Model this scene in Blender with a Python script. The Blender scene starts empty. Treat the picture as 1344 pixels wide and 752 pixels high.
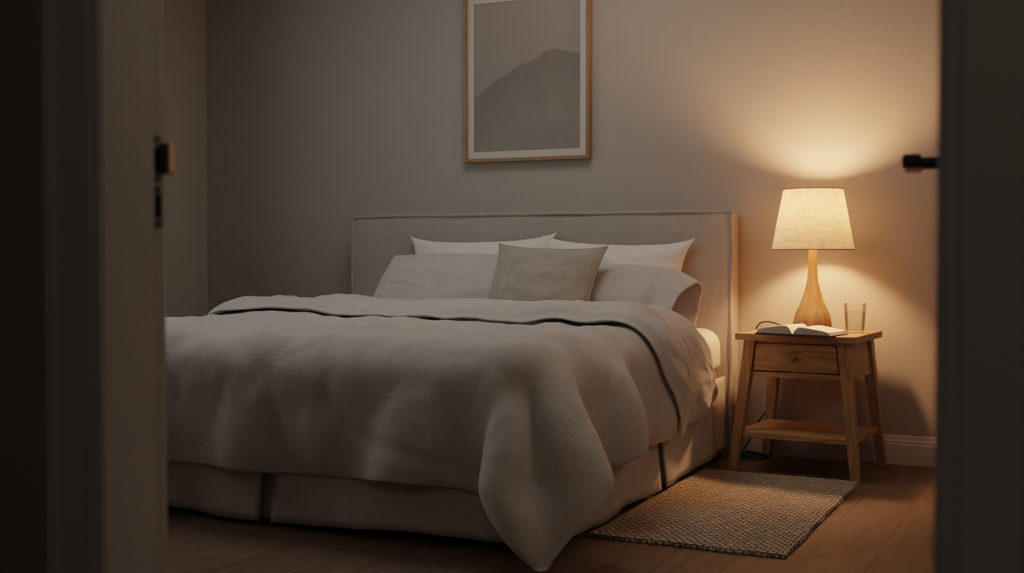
import bpy, bmesh, math, random
import numpy as np
from mathutils import Vector, Matrix, noise as mnoise

random.seed(7)
S = bpy.context.scene
COL = S.collection
R = math.radians

# ------------------------------------------------------------------ helpers
def mesh_obj(name, verts, faces, mat=None, parent=None, smooth=True, loc=None, uvs=None):
    me = bpy.data.meshes.new(name)
    me.from_pydata([tuple(map(float, v)) for v in verts], [], [tuple(map(int, f)) for f in faces])
    me.update()
    if uvs is not None:
        lay = me.uv_layers.new(name='UVMap')
        for l in me.loops:
            lay.data[l.index].uv = uvs[l.vertex_index]
    if smooth:
        for p in me.polygons:
            p.use_smooth = True
    o = bpy.data.objects.new(name, me)
    COL.objects.link(o)
    if mat:
        me.materials.append(mat)
    if parent is not None:
        o.parent = parent
    if loc:
        o.location = loc
    return o

def bm_obj(name, bm, mat=None, parent=None, smooth=False, loc=None):
    me = bpy.data.meshes.new(name)
    bmesh.ops.recalc_face_normals(bm, faces=bm.faces[:])
    bm.to_mesh(me)
    bm.free()
    if smooth:
        for p in me.polygons:
            p.use_smooth = True
    o = bpy.data.objects.new(name, me)
    COL.objects.link(o)
    if mat:
        me.materials.append(mat)
    if parent is not None:
        o.parent = parent
    if loc:
        o.location = loc
    return o

def add_box(bm, x0, x1, y0, y1, z0, z1, bevel=0.0, seg=2):
    r = bmesh.ops.create_cube(bm, size=1)
    vs = r['verts']
    for v in vs:
        v.co = Vector((x0 + (v.co.x + .5) * (x1 - x0), y0 + (v.co.y + .5) * (y1 - y0), z0 + (v.co.z + .5) * (z1 - z0)))
    if bevel > 0:
        es = list({e for v in vs for e in v.link_edges})
        bmesh.ops.bevel(bm, geom=es, offset=bevel, segments=seg, profile=.5, affect='EDGES')

def box(name, x0, x1, y0, y1, z0, z1, mat, parent=None, bevel=0.0, seg=2):
    bm = bmesh.new()
    add_box(bm, x0, x1, y0, y1, z0, z1, bevel, seg)
    return bm_obj(name, bm, mat, parent)

def add_lathe(bm, prof, seg=48, center=(0, 0), close_bottom=True, close_top=True):
    rings = []
    for (r, z) in prof:
        rings.append([bm.verts.new((center[0] + r * math.cos(2 * math.pi * k / seg), center[1] + r * math.sin(2 * math.pi * k / seg), z)) for k in range(seg)])
    for a, b in zip(rings[:-1], rings[1:]):
        for k in range(seg):
            bm.faces.new((a[k], a[(k + 1) % seg], b[(k + 1) % seg], b[k]))
    if close_bottom:
        bm.faces.new(rings[0][::-1])
    if close_top:
        bm.faces.new(rings[-1])

def tube_geo(pts, rad, seg=10):
    pts = [Vector(p) for p in pts]
    vs, fs = [], []
    up = Vector((0, 0, 1))
    t0 = (pts[1] - pts[0]).normalized()
    if abs(t0.dot(up)) > .9:
        up = Vector((1, 0, 0))
    nrm = (up - t0 * up.dot(t0)).normalized()
    for i, p in enumerate(pts):
        t = (pts[min(i + 1, len(pts) - 1)] - pts[max(i - 1, 0)]).normalized()
        nrm = (nrm - t * nrm.dot(t)).normalized()
        b = t.cross(nrm)
        for k in range(seg):
            a = 2 * math.pi * k / seg
            vs.append(p + (nrm * math.cos(a) + b * math.sin(a)) * rad)
    for i in range(len(pts) - 1):
        for k in range(seg):
            fs.append((i * seg + k, i * seg + (k + 1) % seg, (i + 1) * seg + (k + 1) % seg, (i + 1) * seg + k))
    fs.append(tuple(range(seg))[::-1])
    n = (len(pts) - 1) * seg
    fs.append(tuple(n + k for k in range(seg)))
    return vs, fs

def spline(ctrl, n=10):
    P = [Vector(c) for c in ctrl]
    P = [P[0] * 2 - P[1]] + P + [P[-1] * 2 - P[-2]]
    out = []
    for i in range(1, len(P) - 2):
        for k in range(n):
            t = k / n
            a, b, c, d = P[i - 1], P[i], P[i + 1], P[i + 2]
            out.append(.5 * ((2 * b) + (c - a) * t + (2 * a - 5 * b + 4 * c - d) * t * t + (3 * b - a - 3 * c + d) * t ** 3))
    out.append(P[-2])
    return out

def empty(name, loc=(0, 0, 0), rotz=0.0):
    o = bpy.data.objects.new(name, None)
    o.empty_display_size = .05
    COL.objects.link(o)
    o.location = loc
    o.rotation_euler = (0, 0, rotz)
    return o

def tag(o, label, cat, group=None):
    o['label'] = label
    o['category'] = cat
    if group:
        o['group'] = group
    return o

def struct(o):
    o['kind'] = 'structure'
    return o

# ------------------------------------------------------------------ materials
class NT:
    def __init__(self, name):
        self.m = bpy.data.materials.new(name)
        self.m.use_nodes = True
        self.t = self.m.node_tree
        self.t.nodes.clear()
        self.out = self.n('ShaderNodeOutputMaterial')
    def n(self, typ, **kw):
        nd = self.t.nodes.new(typ)
        for k, v in kw.items():
            setattr(nd, k, v)
        return nd
    def l(self, a, b):
        self.t.links.new(a, b)
    def val(self, sock, v):
        if hasattr(v, 'is_linked') or isinstance(v, bpy.types.NodeSocket):
            self.l(v, sock)
        else:
            sock.default_value = v
    def math(self, op, a, b=0.0, c=None, clamp=False):
        nd = self.n('ShaderNodeMath', operation=op, use_clamp=clamp)
        self.val(nd.inputs[0], a)
        self.val(nd.inputs[1], b)
        if c is not None:
            self.val(nd.inputs[2], c)
        return nd.outputs[0]
    def mix(self, f, a, b, blend='MIX'):
        nd = self.n('ShaderNodeMix', data_type='RGBA', blend_type=blend)
        self.val(nd.inputs[0], f)
        self.val(nd.inputs[6], a)
        self.val(nd.inputs[7], b)
        return nd.outputs[2]
    def coord(self, kind='Object', scale=(1, 1, 1), rot=(0, 0, 0), loc=(0, 0, 0)):
        tc = self.n('ShaderNodeTexCoord')
        mp = self.n('ShaderNodeMapping')
        mp.inputs['Scale'].default_value = scale
        mp.inputs['Rotation'].default_value = rot
        mp.inputs['Location'].default_value = loc
        self.l(tc.outputs[kind], mp.inputs['Vector'])
        return mp.outputs[0]
    def noise(self, vec, scale, detail=4, rough=.55, dist=0.0):
        nd = self.n('ShaderNodeTexNoise')
        self.l(vec, nd.inputs['Vector'])
        nd.inputs['Scale'].default_value = scale
        nd.inputs['Detail'].default_value = detail
        nd.inputs['Roughness'].default_value = rough
        nd.inputs['Distortion'].default_value = dist
        return nd.outputs['Fac']
    def ramp(self, fac, stops, interp='LINEAR'):
        nd = self.n('ShaderNodeValToRGB')
        cr = nd.color_ramp
        cr.interpolation = interp
        while len(cr.elements) < len(stops):
            cr.elements.new(.5)
        for e, (p, c) in zip(cr.elements, stops):
            e.position = p
            e.color = c if len(c) == 4 else (*c, 1)
        self.l(fac, nd.inputs[0])
        return nd.outputs[0]
    def bump(self, h, strength, dist, prev=None):
        nd = self.n('ShaderNodeBump')
        nd.inputs['Strength'].default_value = strength
        nd.inputs['Distance'].default_value = dist
        self.l(h, nd.inputs['Height'])
        if prev is not None:
            self.l(prev, nd.inputs['Normal'])
        return nd.outputs[0]
    def principled(self, color, rough=.6, metal=0.0, normal=None, spec=.5, sheen=0.0, **kw):
        b = self.n('ShaderNodeBsdfPrincipled')
        self.val(b.inputs['Base Color'], color if not isinstance(color, tuple) or len(color) == 4 else (*color, 1))
        self.val(b.inputs['Roughness'], rough)
        b.inputs['Metallic'].default_value = metal
        b.inputs['Specular IOR Level'].default_value = spec
        b.inputs['Sheen Weight'].default_value = sheen
        for k, v in kw.items():
            b.inputs[k].default_value = v
        if normal is not None:
            self.l(normal, b.inputs['Normal'])
        self.l(b.outputs[0], self.out.inputs[0])
        return b

def mat_plain(name, color, rough=.5, metal=0.0, spec=.5, var=.06, nscale=30, bump=.05):
    t = NT(name)
    v = t.coord()
    n = t.noise(v, nscale, 5)
    c = t.mix(n, (*[x * (1 - var) for x in color], 1), (*[min(1, x * (1 + var)) for x in color], 1))
    nb = t.bump(n, bump, .002) if bump else None
    t.principled(c, rough, metal, nb, spec)
    return t.m

def mat_wall(name, color):
    t = NT(name)
    v = t.coord()
    big = t.noise(v, 1.3, 4)
    fine = t.noise(v, 90, 6, .65)
    med = t.noise(v, 14, 5, .6, .4)
    c = t.mix(big, (*[x * .94 for x in color], 1), (*[x * 1.05 for x in color], 1))
    n = t.bump(fine, .2, .004)
    n = t.bump(med, .22, .008, n)
    t.principled(c, .85, 0, n, .2)
    return t.m

def mat_linen(name, color, coord='Object', wr=.35, wscale=9.0, weave=1.0, contrast=.09, sheen=.15):
    t = NT(name)
    v = t.coord(coord)
    vx = t.coord(coord, scale=(9, 130, 130))
    vy = t.coord(coord, scale=(130, 9, 9 if coord == 'Object' else 130))
    sx = t.noise(vx, 1.0, 3, .6)
    sy = t.noise(vy, 1.0, 3, .6)
    st = t.math('ADD', sx, sy)
    st = t.math('MULTIPLY', st, .5)
    big = t.noise(v, 3.0, 3)
    f = t.math('MULTIPLY_ADD', st, 2.6, -.8, clamp=True)
    c = t.mix(f, (*[x * (1 - contrast) for x in color], 1), (*[min(1, x * (1 + contrast)) for x in color], 1))
    c = t.mix(t.math('MULTIPLY', big, .25), c, (*[x * .85 for x in color], 1))
    # soft crumple: ridged, slightly distorted noise at two sizes
    w1 = t.noise(v, wscale, 3, .55, .8)
    r1 = t.math('ABSOLUTE', t.math('SUBTRACT', w1, .5))
    w2 = t.noise(v, wscale * 3.3, 3, .6, 1.0)
    r2 = t.math('ABSOLUTE', t.math('SUBTRACT', w2, .5))
    cv = t.coord(coord, scale=(1.0, 2.4, 1.0), rot=(0, 0, .5))
    ck = t.math('ABSOLUTE', t.math('SUBTRACT', t.noise(cv, wscale * 4.2, 4, .6, 1.6), .5))
    n = t.bump(st, .35 * weave, .003)
    n = t.bump(ck, wr * 1.6, .012, n)
    n = t.bump(r2, wr * .35, .010, n)
    n = t.bump(r1, wr, .03, n)
    t.principled(c, .9, 0, n, .15, sheen)
    return t.m

def mat_wood(name, dark, light, axis='X', scale=1.0, rough=.5, rot=(0, 0, 0)):
    t = NT(name)
    sc = {'X': (1.2, 14, 14), 'Y': (14, 1.2, 14), 'Z': (14, 14, 1.2)}[axis]
    v = t.coord('Object', scale=tuple(s * scale for s in sc), rot=rot)
    n1 = t.noise(v, 1.0, 4, .6, .6)
    rings = t.math('FRACT', t.math('MULTIPLY', n1, 7.0))
    rings = t.math('ABSOLUTE', t.math('SUBTRACT', rings, .5))
    vf = t.coord('Object', scale=tuple(s * scale * 7 for s in sc))
    fib = t.noise(vf, 1.0, 3, .7)
    f = t.math('MULTIPLY_ADD', rings, .9, t.math('MULTIPLY', fib, .55), clamp=True)
    c = t.ramp(f, [(.1, dark), (.75, light)])
    n = t.bump(f, .12, .002)
    t.principled(c, rough, 0, n, .35)
    return t.m

def mat_floor():
    t = NT('oak_floor_boards')
    PW = .1735
    tc = t.n('ShaderNodeTexCoord')
    sep = t.n('ShaderNodeSeparateXYZ')
    t.l(tc.outputs['Object'], sep.inputs[0])
    X, Y = sep.outputs[0], sep.outputs[1]
    px = t.math('DIVIDE', t.math('ADD', X, .526), PW)
    row = t.math('FLOOR', px)
    fx = t.math('FRACT', px)
    wn = t.n('ShaderNodeTexWhiteNoise', noise_dimensions='1D')
    t.l(row, wn.inputs['W'])
    py = t.math('ADD', t.math('DIVIDE', Y, 1.9), wn.outputs[0])
    fy = t.math('FRACT', py)
    cell = t.math('ADD', t.math('MULTIPLY', row, 7.31), t.math('FLOOR', py))
    wn2 = t.n('ShaderNodeTexWhiteNoise', noise_dimensions='1D')
    t.l(cell, wn2.inputs['W'])
    tone = wn2.outputs[0]
    # grain, shifted per board
    cb = t.n('ShaderNodeCombineXYZ')
    t.l(t.math('MULTIPLY', X, 13.0), cb.inputs[0])
    t.l(t.math('MULTIPLY', Y, 1.1), cb.inputs[1])
    t.l(t.math('MULTIPLY', cell, 3.7), cb.inputs[2])
    g1 = t.noise(cb.outputs[0], 1.0, 5, .6, .7)
    rings = t.math('ABSOLUTE', t.math('SUBTRACT', t.math('FRACT', t.math('MULTIPLY', g1, 6.0)), .5))
    cb2 = t.n('ShaderNodeCombineXYZ')
    t.l(t.math('MULTIPLY', X, 160.0), cb2.inputs[0])
    t.l(t.math('MULTIPLY', Y, 9.0), cb2.inputs[1])
    t.l(cell, cb2.inputs[2])
    fib = t.noise(cb2.outputs[0], 1.0, 3, .7)
    f = t.math('ADD', t.math('MULTIPLY', rings, .7), t.math('MULTIPLY', fib, .5))
    c = t.ramp(f, [(.12, (.085, .050, .029)), (.7, (.20, .125, .076))])
    c = t.mix(t.math('MULTIPLY', tone, .45), c, (.16, .095, .055, 1))
    # knots
    cb3 = t.n('ShaderNodeCombineXYZ')
    t.l(t.math('MULTIPLY', X, 3.4), cb3.inputs[0])
    t.l(t.math('MULTIPLY', Y, 2.0), cb3.inputs[1])
    vo = t.n('ShaderNodeTexVoronoi', voronoi_dimensions='2D')
    t.l(cb3.outputs[0], vo.inputs['Vector'])
    vo.inputs['Scale'].default_value = 1.15
    kn = t.math('SUBTRACT', 1.0, t.math('DIVIDE', vo.outputs['Distance'], .06), clamp=True)
    c = t.mix(t.math('MULTIPLY', kn, .95), c, (.03, .018, .012, 1))
    # seams
    ex = t.math('MINIMUM', fx, t.math('SUBTRACT', 1.0, fx))
    sx = t.math('LESS_THAN', ex, .011)
    ey = t.math('MINIMUM', fy, t.math('SUBTRACT', 1.0, fy))
    sy = t.math('LESS_THAN', ey, .0011)
    seam = t.math('MAXIMUM', sx, sy)
    c = t.mix(t.math('MULTIPLY', seam, .7), c, (.02, .012, .008, 1))
    h = t.math('SUBTRACT', t.math('MULTIPLY', f, .3), seam)
    n = t.bump(h, .25, .003)
    t.principled(c, t.math('MULTIPLY_ADD', fib, .15, .42), 0, n, .35)
    return t.m

def mat_rug():
    t = NT('woven_jute')
    tc = t.n('ShaderNodeTexCoord')
    ns = t.n('ShaderNodeTexNoise')
    ns.inputs['Scale'].default_value = 11
    ns.inputs['Detail'].default_value = 3
    t.l(tc.outputs['Object'], ns.inputs['Vector'])
    vm = t.n('ShaderNodeVectorMath', operation='MULTIPLY_ADD')
    t.l(ns.outputs['Color'], vm.inputs[0])
    vm.inputs[1].default_value = (.012, .012, 0)
    t.l(tc.outputs['Object'], vm.inputs[2])
    br = t.n('ShaderNodeTexBrick', offset=.5)
    t.l(vm.outputs[0], br.inputs['Vector'])
    br.inputs['Scale'].default_value = 1.0
    br.inputs['Brick Width'].default_value = .026
    br.inputs['Row Height'].default_value = .0165
    br.inputs['Mortar Size'].default_value = .0035
    br.inputs['Mortar Smooth'].default_value = 1.0
    br.inputs['Color1'].default_value = (.78, .65, .51, 1)
    br.inputs['Color2'].default_value = (.62, .51, .39, 1)
    br.inputs['Mortar'].default_value = (.17, .125, .085, 1)
    v = t.coord()
    fb = t.noise(v, 260, 4, .7)
    pt = t.noise(v, 16, 4, .6)
    c = t.mix(t.math('MULTIPLY', fb, .5), br.outputs['Color'], (.38, .29, .20, 1))
    c = t.mix(t.math('MULTIPLY', pt, .4), c, (.58, .46, .33, 1))
    h = t.math('SUBTRACT', 1.0, br.outputs['Fac'])
    n = t.bump(fb, .5, .004)
    n = t.bump(h, 1.0, .02, n)
    t.principled(c, .95, 0, n, .1)
    return t.m

def mat_shade():
    t = NT('lampshade_linen')
    v = t.coord('UV', scale=(260, 14, 1))
    v2 = t.coord('UV', scale=(14, 70, 1))
    st = t.math('ADD', t.noise(v, 1, 3, .6), t.noise(v2, 1, 3, .6))
    f = t.math('MULTIPLY_ADD', st, 2.4, -1.9, clamp=True)
    c = t.mix(f, (.50, .41, .29, 1), (.88, .79, .64, 1))
    d = t.n('ShaderNodeBsdfDiffuse')
    tr = t.n('ShaderNodeBsdfTranslucent')
    t.l(c, d.inputs[0])
    t.l(t.mix(.5, c, (.95, .68, .38, 1)), tr.inputs[0])
    mx = t.n('ShaderNodeMixShader')
    mx.inputs[0].default_value = .088
    t.l(d.outputs[0], mx.inputs[1])
    t.l(tr.outputs[0], mx.inputs[2])
    t.l(mx.outputs[0], t.out.inputs[0])
    return t.m

def mat_emit(name, color, strength):
    t = NT(name)
    e = t.n('ShaderNodeEmission')
    e.inputs[0].default_value = (*color, 1)
    e.inputs[1].default_value = strength
    t.l(e.outputs[0], t.out.inputs[0])
    return t.m

def mat_glass(name, tint, edge, gl):
    # thin clear wall: mostly transmitting, with darker grazing edges and sharp reflections
    t = NT(name)
    lw = t.n('ShaderNodeLayerWeight')
    lw.inputs['Blend'].default_value = .25
    f = t.math('POWER', lw.outputs['Facing'], 2.2)
    tr = t.n('ShaderNodeBsdfTransparent')
    t.l(t.mix(f, (*tint, 1), (*edge, 1)), tr.inputs[0])
    g = t.n('ShaderNodeBsdfGlossy')
    g.inputs['Roughness'].default_value = .02
    mx = t.n('ShaderNodeMixShader')
    t.l(t.math('MULTIPLY', lw.outputs['Fresnel'], gl), mx.inputs[0])
    t.l(tr.outputs[0], mx.inputs[1])
    t.l(g.outputs[0], mx.inputs[2])
    t.l(mx.outputs[0], t.out.inputs[0])
    return t.m

def mat_print():
    t = NT('misty_mountain_print')
    tc = t.n('ShaderNodeTexCoord')
    sep = t.n('ShaderNodeSeparateXYZ')
    t.l(tc.outputs['UV'], sep.inputs[0])
    U, V = sep.outputs[0], sep.outputs[1]
    fc = t.n('ShaderNodeFloatCurve')
    cu = fc.mapping.curves[0]
    pts = [(0, .36), (.2, .474), (.365, .54), (.43, .573), (.535, .588), (.65, .64), (.753, .662), (.845, .648), (1, .62)]
    while len(cu.points) < len(pts):
        cu.points.new(.5, .5)
    for p, q in zip(cu.points, pts):
        p.location = q
    fc.mapping.update()
    t.l(U, fc.inputs['Value'])
    n1 = t.noise(t.coord('UV'), 22, 6, .65)
    ridge = t.math('ADD', fc.outputs[0], t.math('MULTIPLY', t.math('SUBTRACT', n1, .5), .055))
    d = t.math('SUBTRACT', ridge, V)
    m = t.math('DIVIDE', d, .008, clamp=True)
    fade = t.math('SUBTRACT', 1.0, t.math('MULTIPLY', d, 2.4), clamp=True)
    n2 = t.noise(t.coord('UV', scale=(1.4, 1, 1), rot=(0, 0, .6)), 6, 5, .6, .5)
    dk = t.math('MULTIPLY', m, t.math('MULTIPLY_ADD', fade, .55, t.math('MULTIPLY', n2, .55)))
    sky = t.mix(V, (.31, .275, .245, 1), (.36, .315, .275, 1))
    c = t.mix(dk, sky, (.205, .180, .155, 1))
    t.principled(c, .5, 0, None, .3)
    return t.m

M_WALL = mat_wall('greige_wall_paint', (.45, .415, .37))
M_CEIL = mat_wall('white_ceiling_paint', (.47, .44, .41))
M_TRIM = mat_plain('satin_trim_paint', (.76, .68, .60), .45, 0, .4, .03, 6, .03)
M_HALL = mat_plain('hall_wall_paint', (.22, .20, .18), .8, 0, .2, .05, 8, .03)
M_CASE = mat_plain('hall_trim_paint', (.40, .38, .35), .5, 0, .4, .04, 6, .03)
M_FLOOR = mat_floor()
M_DUVET = mat_linen('duvet_linen', (.61, .56, .515), 'UV', .20, 7.0, 1.3, .11)
M_PILLOW = mat_linen('pillowcase_linen', (.60, .56, .525), 'Object', .24, 11.0, 1.3, .11)
M_CUSH = mat_linen('cushion_linen', (.40, .35, .30), 'Object', .12, 10.0, 1.5, .15)
M_WHITE = mat_linen('white_cotton', (.88, .83, .77), 'Object', .09, 8.0, .35, .02)
M_SHEET = mat_linen('fitted_sheet_cotton', (.80, .75, .68), 'Object', .08, 8.0, .3, .02)
M_HEAD = mat_linen('headboard_linen', (.42, .385, .345), 'Object', .10, 6.0, 1.4, .13)
M_SKIRT = mat_linen('bed_skirt_linen', (.54, .485, .425), 'Object', .10, 6.0, 1.0, .08)
M_CURT = mat_linen('curtain_linen', (.62, .55, .48), 'Object', .08, 6.0, .8, .05)
M_OAKX = mat_wood('oak_along_x', (.23, .125, .055), (.47, .29, .145), 'X')
M_OAKZ = mat_wood('oak_along_z', (.22, .12, .052), (.44, .27, .135), 'Z')
M_OAKL = mat_wood('lamp_wood', (.25, .135, .06), (.47, .285, .14), 'Z', .55, .45)
M_FRAME = mat_wood('frame_wood', (.24, .145, .075), (.38, .24, .125), 'Z', 1.0, .45)
M_KNOB = mat_wood('knob_wood', (.14, .075, .035), (.24, .14, .07), 'Y')
M_MAT = mat_plain('mat_board', (.66, .61, .56), .8, 0, .2, .02, 40, .02)
M_PRINT = mat_print()
M_RUG = mat_rug()
M_SHADE = mat_shade()
M_SHRIM = mat_plain('shade_binding', (.30, .23, .15), .8, 0, .2)
M_BULB = mat_emit('warm_bulb', (1.0, .475, .215), 430.0)
M_BLACK = mat_plain('black_rubber', (.012, .012, .012), .5, 0, .4)
M_BRASS = mat_plain('worn_brass', (.52, .36, .20), .35, 1.0, .5, .1, 60, .05)
M_STEEL = mat_plain('dull_steel', (.15, .13, .11), .45, 1.0, .5, .1, 60, .05)
M_DKMET = mat_plain('dark_bronze_handle', (.05, .04, .035), .38, .8, .5, .1, 60, .03)
M_HOLE = mat_plain('recess_shade_and_screws', (.006, .005, .005), .9, 0, .1)  # near-black paints the shade of latch holes and drawer gaps; screws share it
M_PAGE = mat_plain('book_page', (.74, .69, .60), .8, 0, .2, .03, 120, .02)
M_COVER = mat_plain('charcoal_book_cover', (.025, .024, .026), .6, 0, .3)
M_GLASS = mat_glass('clear_tumbler_glass', (.97, .97, .96), (.74, .71, .66), .5)
M_WATER = mat_glass('still_water', (.96, .95, .93), (.84, .81, .76), .4)

# page edges get fine layered lines
def mat_pageedge():
    t = NT('page_edges')
    v = t.coord('Object', scale=(6, 6, 700))
    n = t.noise(v, 1, 2)
    c = t.mix(n, (.30, .27, .235, 1), (.56, .51, .44, 1))
    t.principled(c, .9, 0, t.bump(n, .2, .001), .1)
    return t.m
M_EDGE = mat_pageedge()

# ------------------------------------------------------------------ room shell
XL, XR, YF, YB, H = -4.17, .75, 1.175, 4.98, 2.6
struct(box('floor', -4.4, 1.6, -1.6, 5.1, -.06, 0, M_FLOOR))
struct(box('wall_back', XL - .1, XR + .1, YB, YB + .1, 0, H, M_WALL))
struct(box('wall_left', XL - .1, XL, YF, YB, 0, H, M_WALL))
struct(box('wall_right', XR, XR + .1, YF, YB, 0, H, M_WALL))
struct(box('ceiling', XL - .1, XR + .1, YF - .1, YB + .1, H, H + .06, M_CEIL))
# wall around the doorway (opening from x -1.065 to -.085)
OX0, OX1, OZ = -1.070, -.080, 2.08
bm = bmesh.new()
add_box(bm, XL - .1, OX0, 1.062, YF, 0, H)
add_box(bm, OX1, 1.5, 1.062, YF, 0, H)
add_box(bm, OX0, OX1, 1.062, YF, OZ, H)
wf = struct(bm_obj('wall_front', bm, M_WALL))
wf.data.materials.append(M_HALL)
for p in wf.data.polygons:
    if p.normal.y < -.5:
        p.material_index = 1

# door jamb lining with a stop on the hall side and a rebate on the bedroom side
bm = bmesh.new()
add_box(bm, OX0, -1.052, 1.058, 1.177, 0, OZ - .02, .002)
add_box(bm, -1.052, -1.038, 1.058, 1.143, 0, OZ - .02, .002)
jl = struct(bm_obj('trim_1', bm, M_TRIM))
bm = bmesh.new()
add_box(bm, -.104, OX1, 1.058, 1.177, 0, OZ - .02, .002)
struct(bm_obj('trim_2', bm, M_TRIM))
struct(box('trim_3', OX0, OX1, 1.058, 1.177, OZ - .02, OZ, M_TRIM, None, .002))

def casing(name, xa, xb, z0, z1, inner_left):
    # moulded architrave, swept profile (hall side, projecting to -y)
    w = xb - xa
    prof = [(0, 0), (0, .010), (.1, .014), (.16, .014), (.22, .010), (.72, .013), (.80, .019), (.92, .021), (1.0, .016), (1.0, 0)]
    vs, fs = [], []
    for z in (z0, z1):
        for (f, d) in prof:
            x = xa + w * f if inner_left else xb - w * f
            vs.append((x, 1.062 - d, z))
    n = len(prof)
    for i in range(n - 1):
        fs.append((i, i + 1, n + i + 1, n + i))
    fs.append(tuple(range(n)))
    fs.append(tuple(range(n, 2 * n)))
    return mesh_obj(name, vs, fs, M_CASE, smooth=False)
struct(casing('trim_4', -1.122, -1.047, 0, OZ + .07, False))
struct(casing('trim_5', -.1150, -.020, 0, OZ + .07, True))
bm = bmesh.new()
add_box(bm, -1.047, -.1150, 1.045, 1.062, OZ - .005, OZ + .07, .003)
struct(bm_obj('trim_6', bm, M_CASE))

# strike plates on the left jamb rebate (parts of the jamb)
def strike(z0, z1, hz0, hz1):
    bm = bmesh.new()
    add_box(bm, -1.0525, -1.0500, 1.1475, 1.1705, z0, z1, .0008, 1)
    p = bm_obj('strike_plate', bm, M_STEEL, jl)
    bm = bmesh.new()
    add_box(bm, -1.0505, -1.0494, 1.1515, 1.1665, hz0, hz1, .0004, 1)
    bm_obj('latch_hole_shade', bm, M_HOLE, p)  # near-black block set on the plate to paint the hole's shade
    for zz in (z0 + .005, z1 - .005):
        bm = bmesh.new()
        bmesh.ops.create_cone(bm, cap_ends=True, segments=12, radius1=.003, radius2=.0028, depth=.0016)
        bmesh.ops.rotate(bm, verts=bm.verts[:], matrix=Matrix.Rotation(R(90), 3, 'Y'))
        bmesh.ops.translate(bm, verts=bm.verts[:], vec=(-1.0496, 1.159, zz))
        bm_obj('screw', bm, M_HOLE, p)
    return p
sp = strike(.936, .994, .948, .978)
strike(.880, .932, .893, .921)
bm = bmesh.new()
add_box(bm, -1.0525, -1.0400, 1.1705, 1.1815, .947, .986, .002)
bm_obj('strike_lip', bm, M_BRASS, sp)

# ---------------- the open door: hinged on the right jamb, swung into the bedroom
dv = Vector((-.1150, 1.045, 0)).normalized()           # direction of the sight line past the casing
dang = math.atan2(dv.y, dv.x)
door = empty('door_1', (-.1125, 1.185, 0), dang)
struct(door)
DW = .86
bm = bmesh.new()
add_box(bm, 0.004, DW, -.044, 0, .01, 2.05, .003)
for (a, b) in ((.25, .95), (1.08, 1.9)):               # shallow panels on both faces
    for yy in (.0, -.044):
        add_box(bm, .12, DW - .12, yy - .004, yy + .004, a, b, .003)
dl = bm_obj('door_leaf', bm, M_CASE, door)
for v in dl.data.vertices:
    v.co.x += .0
bm = bmesh.new()
add_box(bm, DW - .083, DW - .037, 0, .006, .88, 1.085, .002)
esc = bm_obj('escutcheon', bm, M_DKMET, door)
hz = .988
vs, fs = tube_geo([(DW - .06, .004, hz), (DW - .06, .032, hz), (DW - .06, .056, hz)], .0094, 16)
mesh_obj('handle_neck', vs, fs, M_DKMET, door)
bm = bmesh.new()
add_box(bm, DW - .175, DW - .050, .038, .066, hz - .0145, hz + .0065, .005, 3)
bm_obj('lever_handle', bm, M_DKMET, door, smooth=False)
bm = bmesh.new()
add_box(bm, DW - .0005, DW + .0015, -.034, -.012, .88, 1.08, .0005, 1)
bm_obj('latch_faceplate', bm, M_STEEL, door)
for z in (.25, 1.05, 1.82):
    bm = bmesh.new()
    bmesh.ops.create_cone(bm, cap_ends=True, segments=16, radius1=.006, radius2=.006, depth=.09)
    bmesh.ops.translate(bm, verts=bm.verts[:], vec=(-.002, .004, z))
    bm_obj('hinge', bm, M_STEEL, door)

def baseboard(name, p0, p1, nrm):
    prof = [(0, 0), (.016, 0), (.016, .078), (.012, .084), (.012, .092), (.008, .099), (.006, .110), (.003, .116), (0, .116)]
    vs, fs = [], []
    for p in (p0, p1):
        for (d, z) in prof:
            vs.append((p[0] + nrm[0] * d, p[1] + nrm[1] * d, z))
    n = len(prof)
    for i in range(n - 1):
        fs.append((i, i + 1, n + i + 1, n + i))
    fs += [tuple(range(n)), tuple(range(n, 2 * n))]
    return struct(mesh_obj(name, vs, fs, M_TRIM, smooth=False))
baseboard('baseboard_back', (XL + .016, YB), (XR - .016, YB), (0, -1))
baseboard('baseboard_left', (XL, YF), (XL, YB), (1, 0))
baseboard('baseboard_right', (XR, YF), (XR, YB), (-1, 0))

# ------------------------------------------------------------------ bed
bed = empty('bed', (-2.29, 4.0, 0))
tag(bed, 'low double bed with grey linen slipcovered headboard and pleated bed skirt', 'bed')
BO = Vector((-2.29, 4.0, 0))
def bedchild(o):
    o.parent = bed
    o.matrix_parent_inverse = Matrix.Translation(-BO)
    return o
BX0, BX1, BY0 = -3.205, -1.365, 3.03
HBY = 4.862

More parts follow.
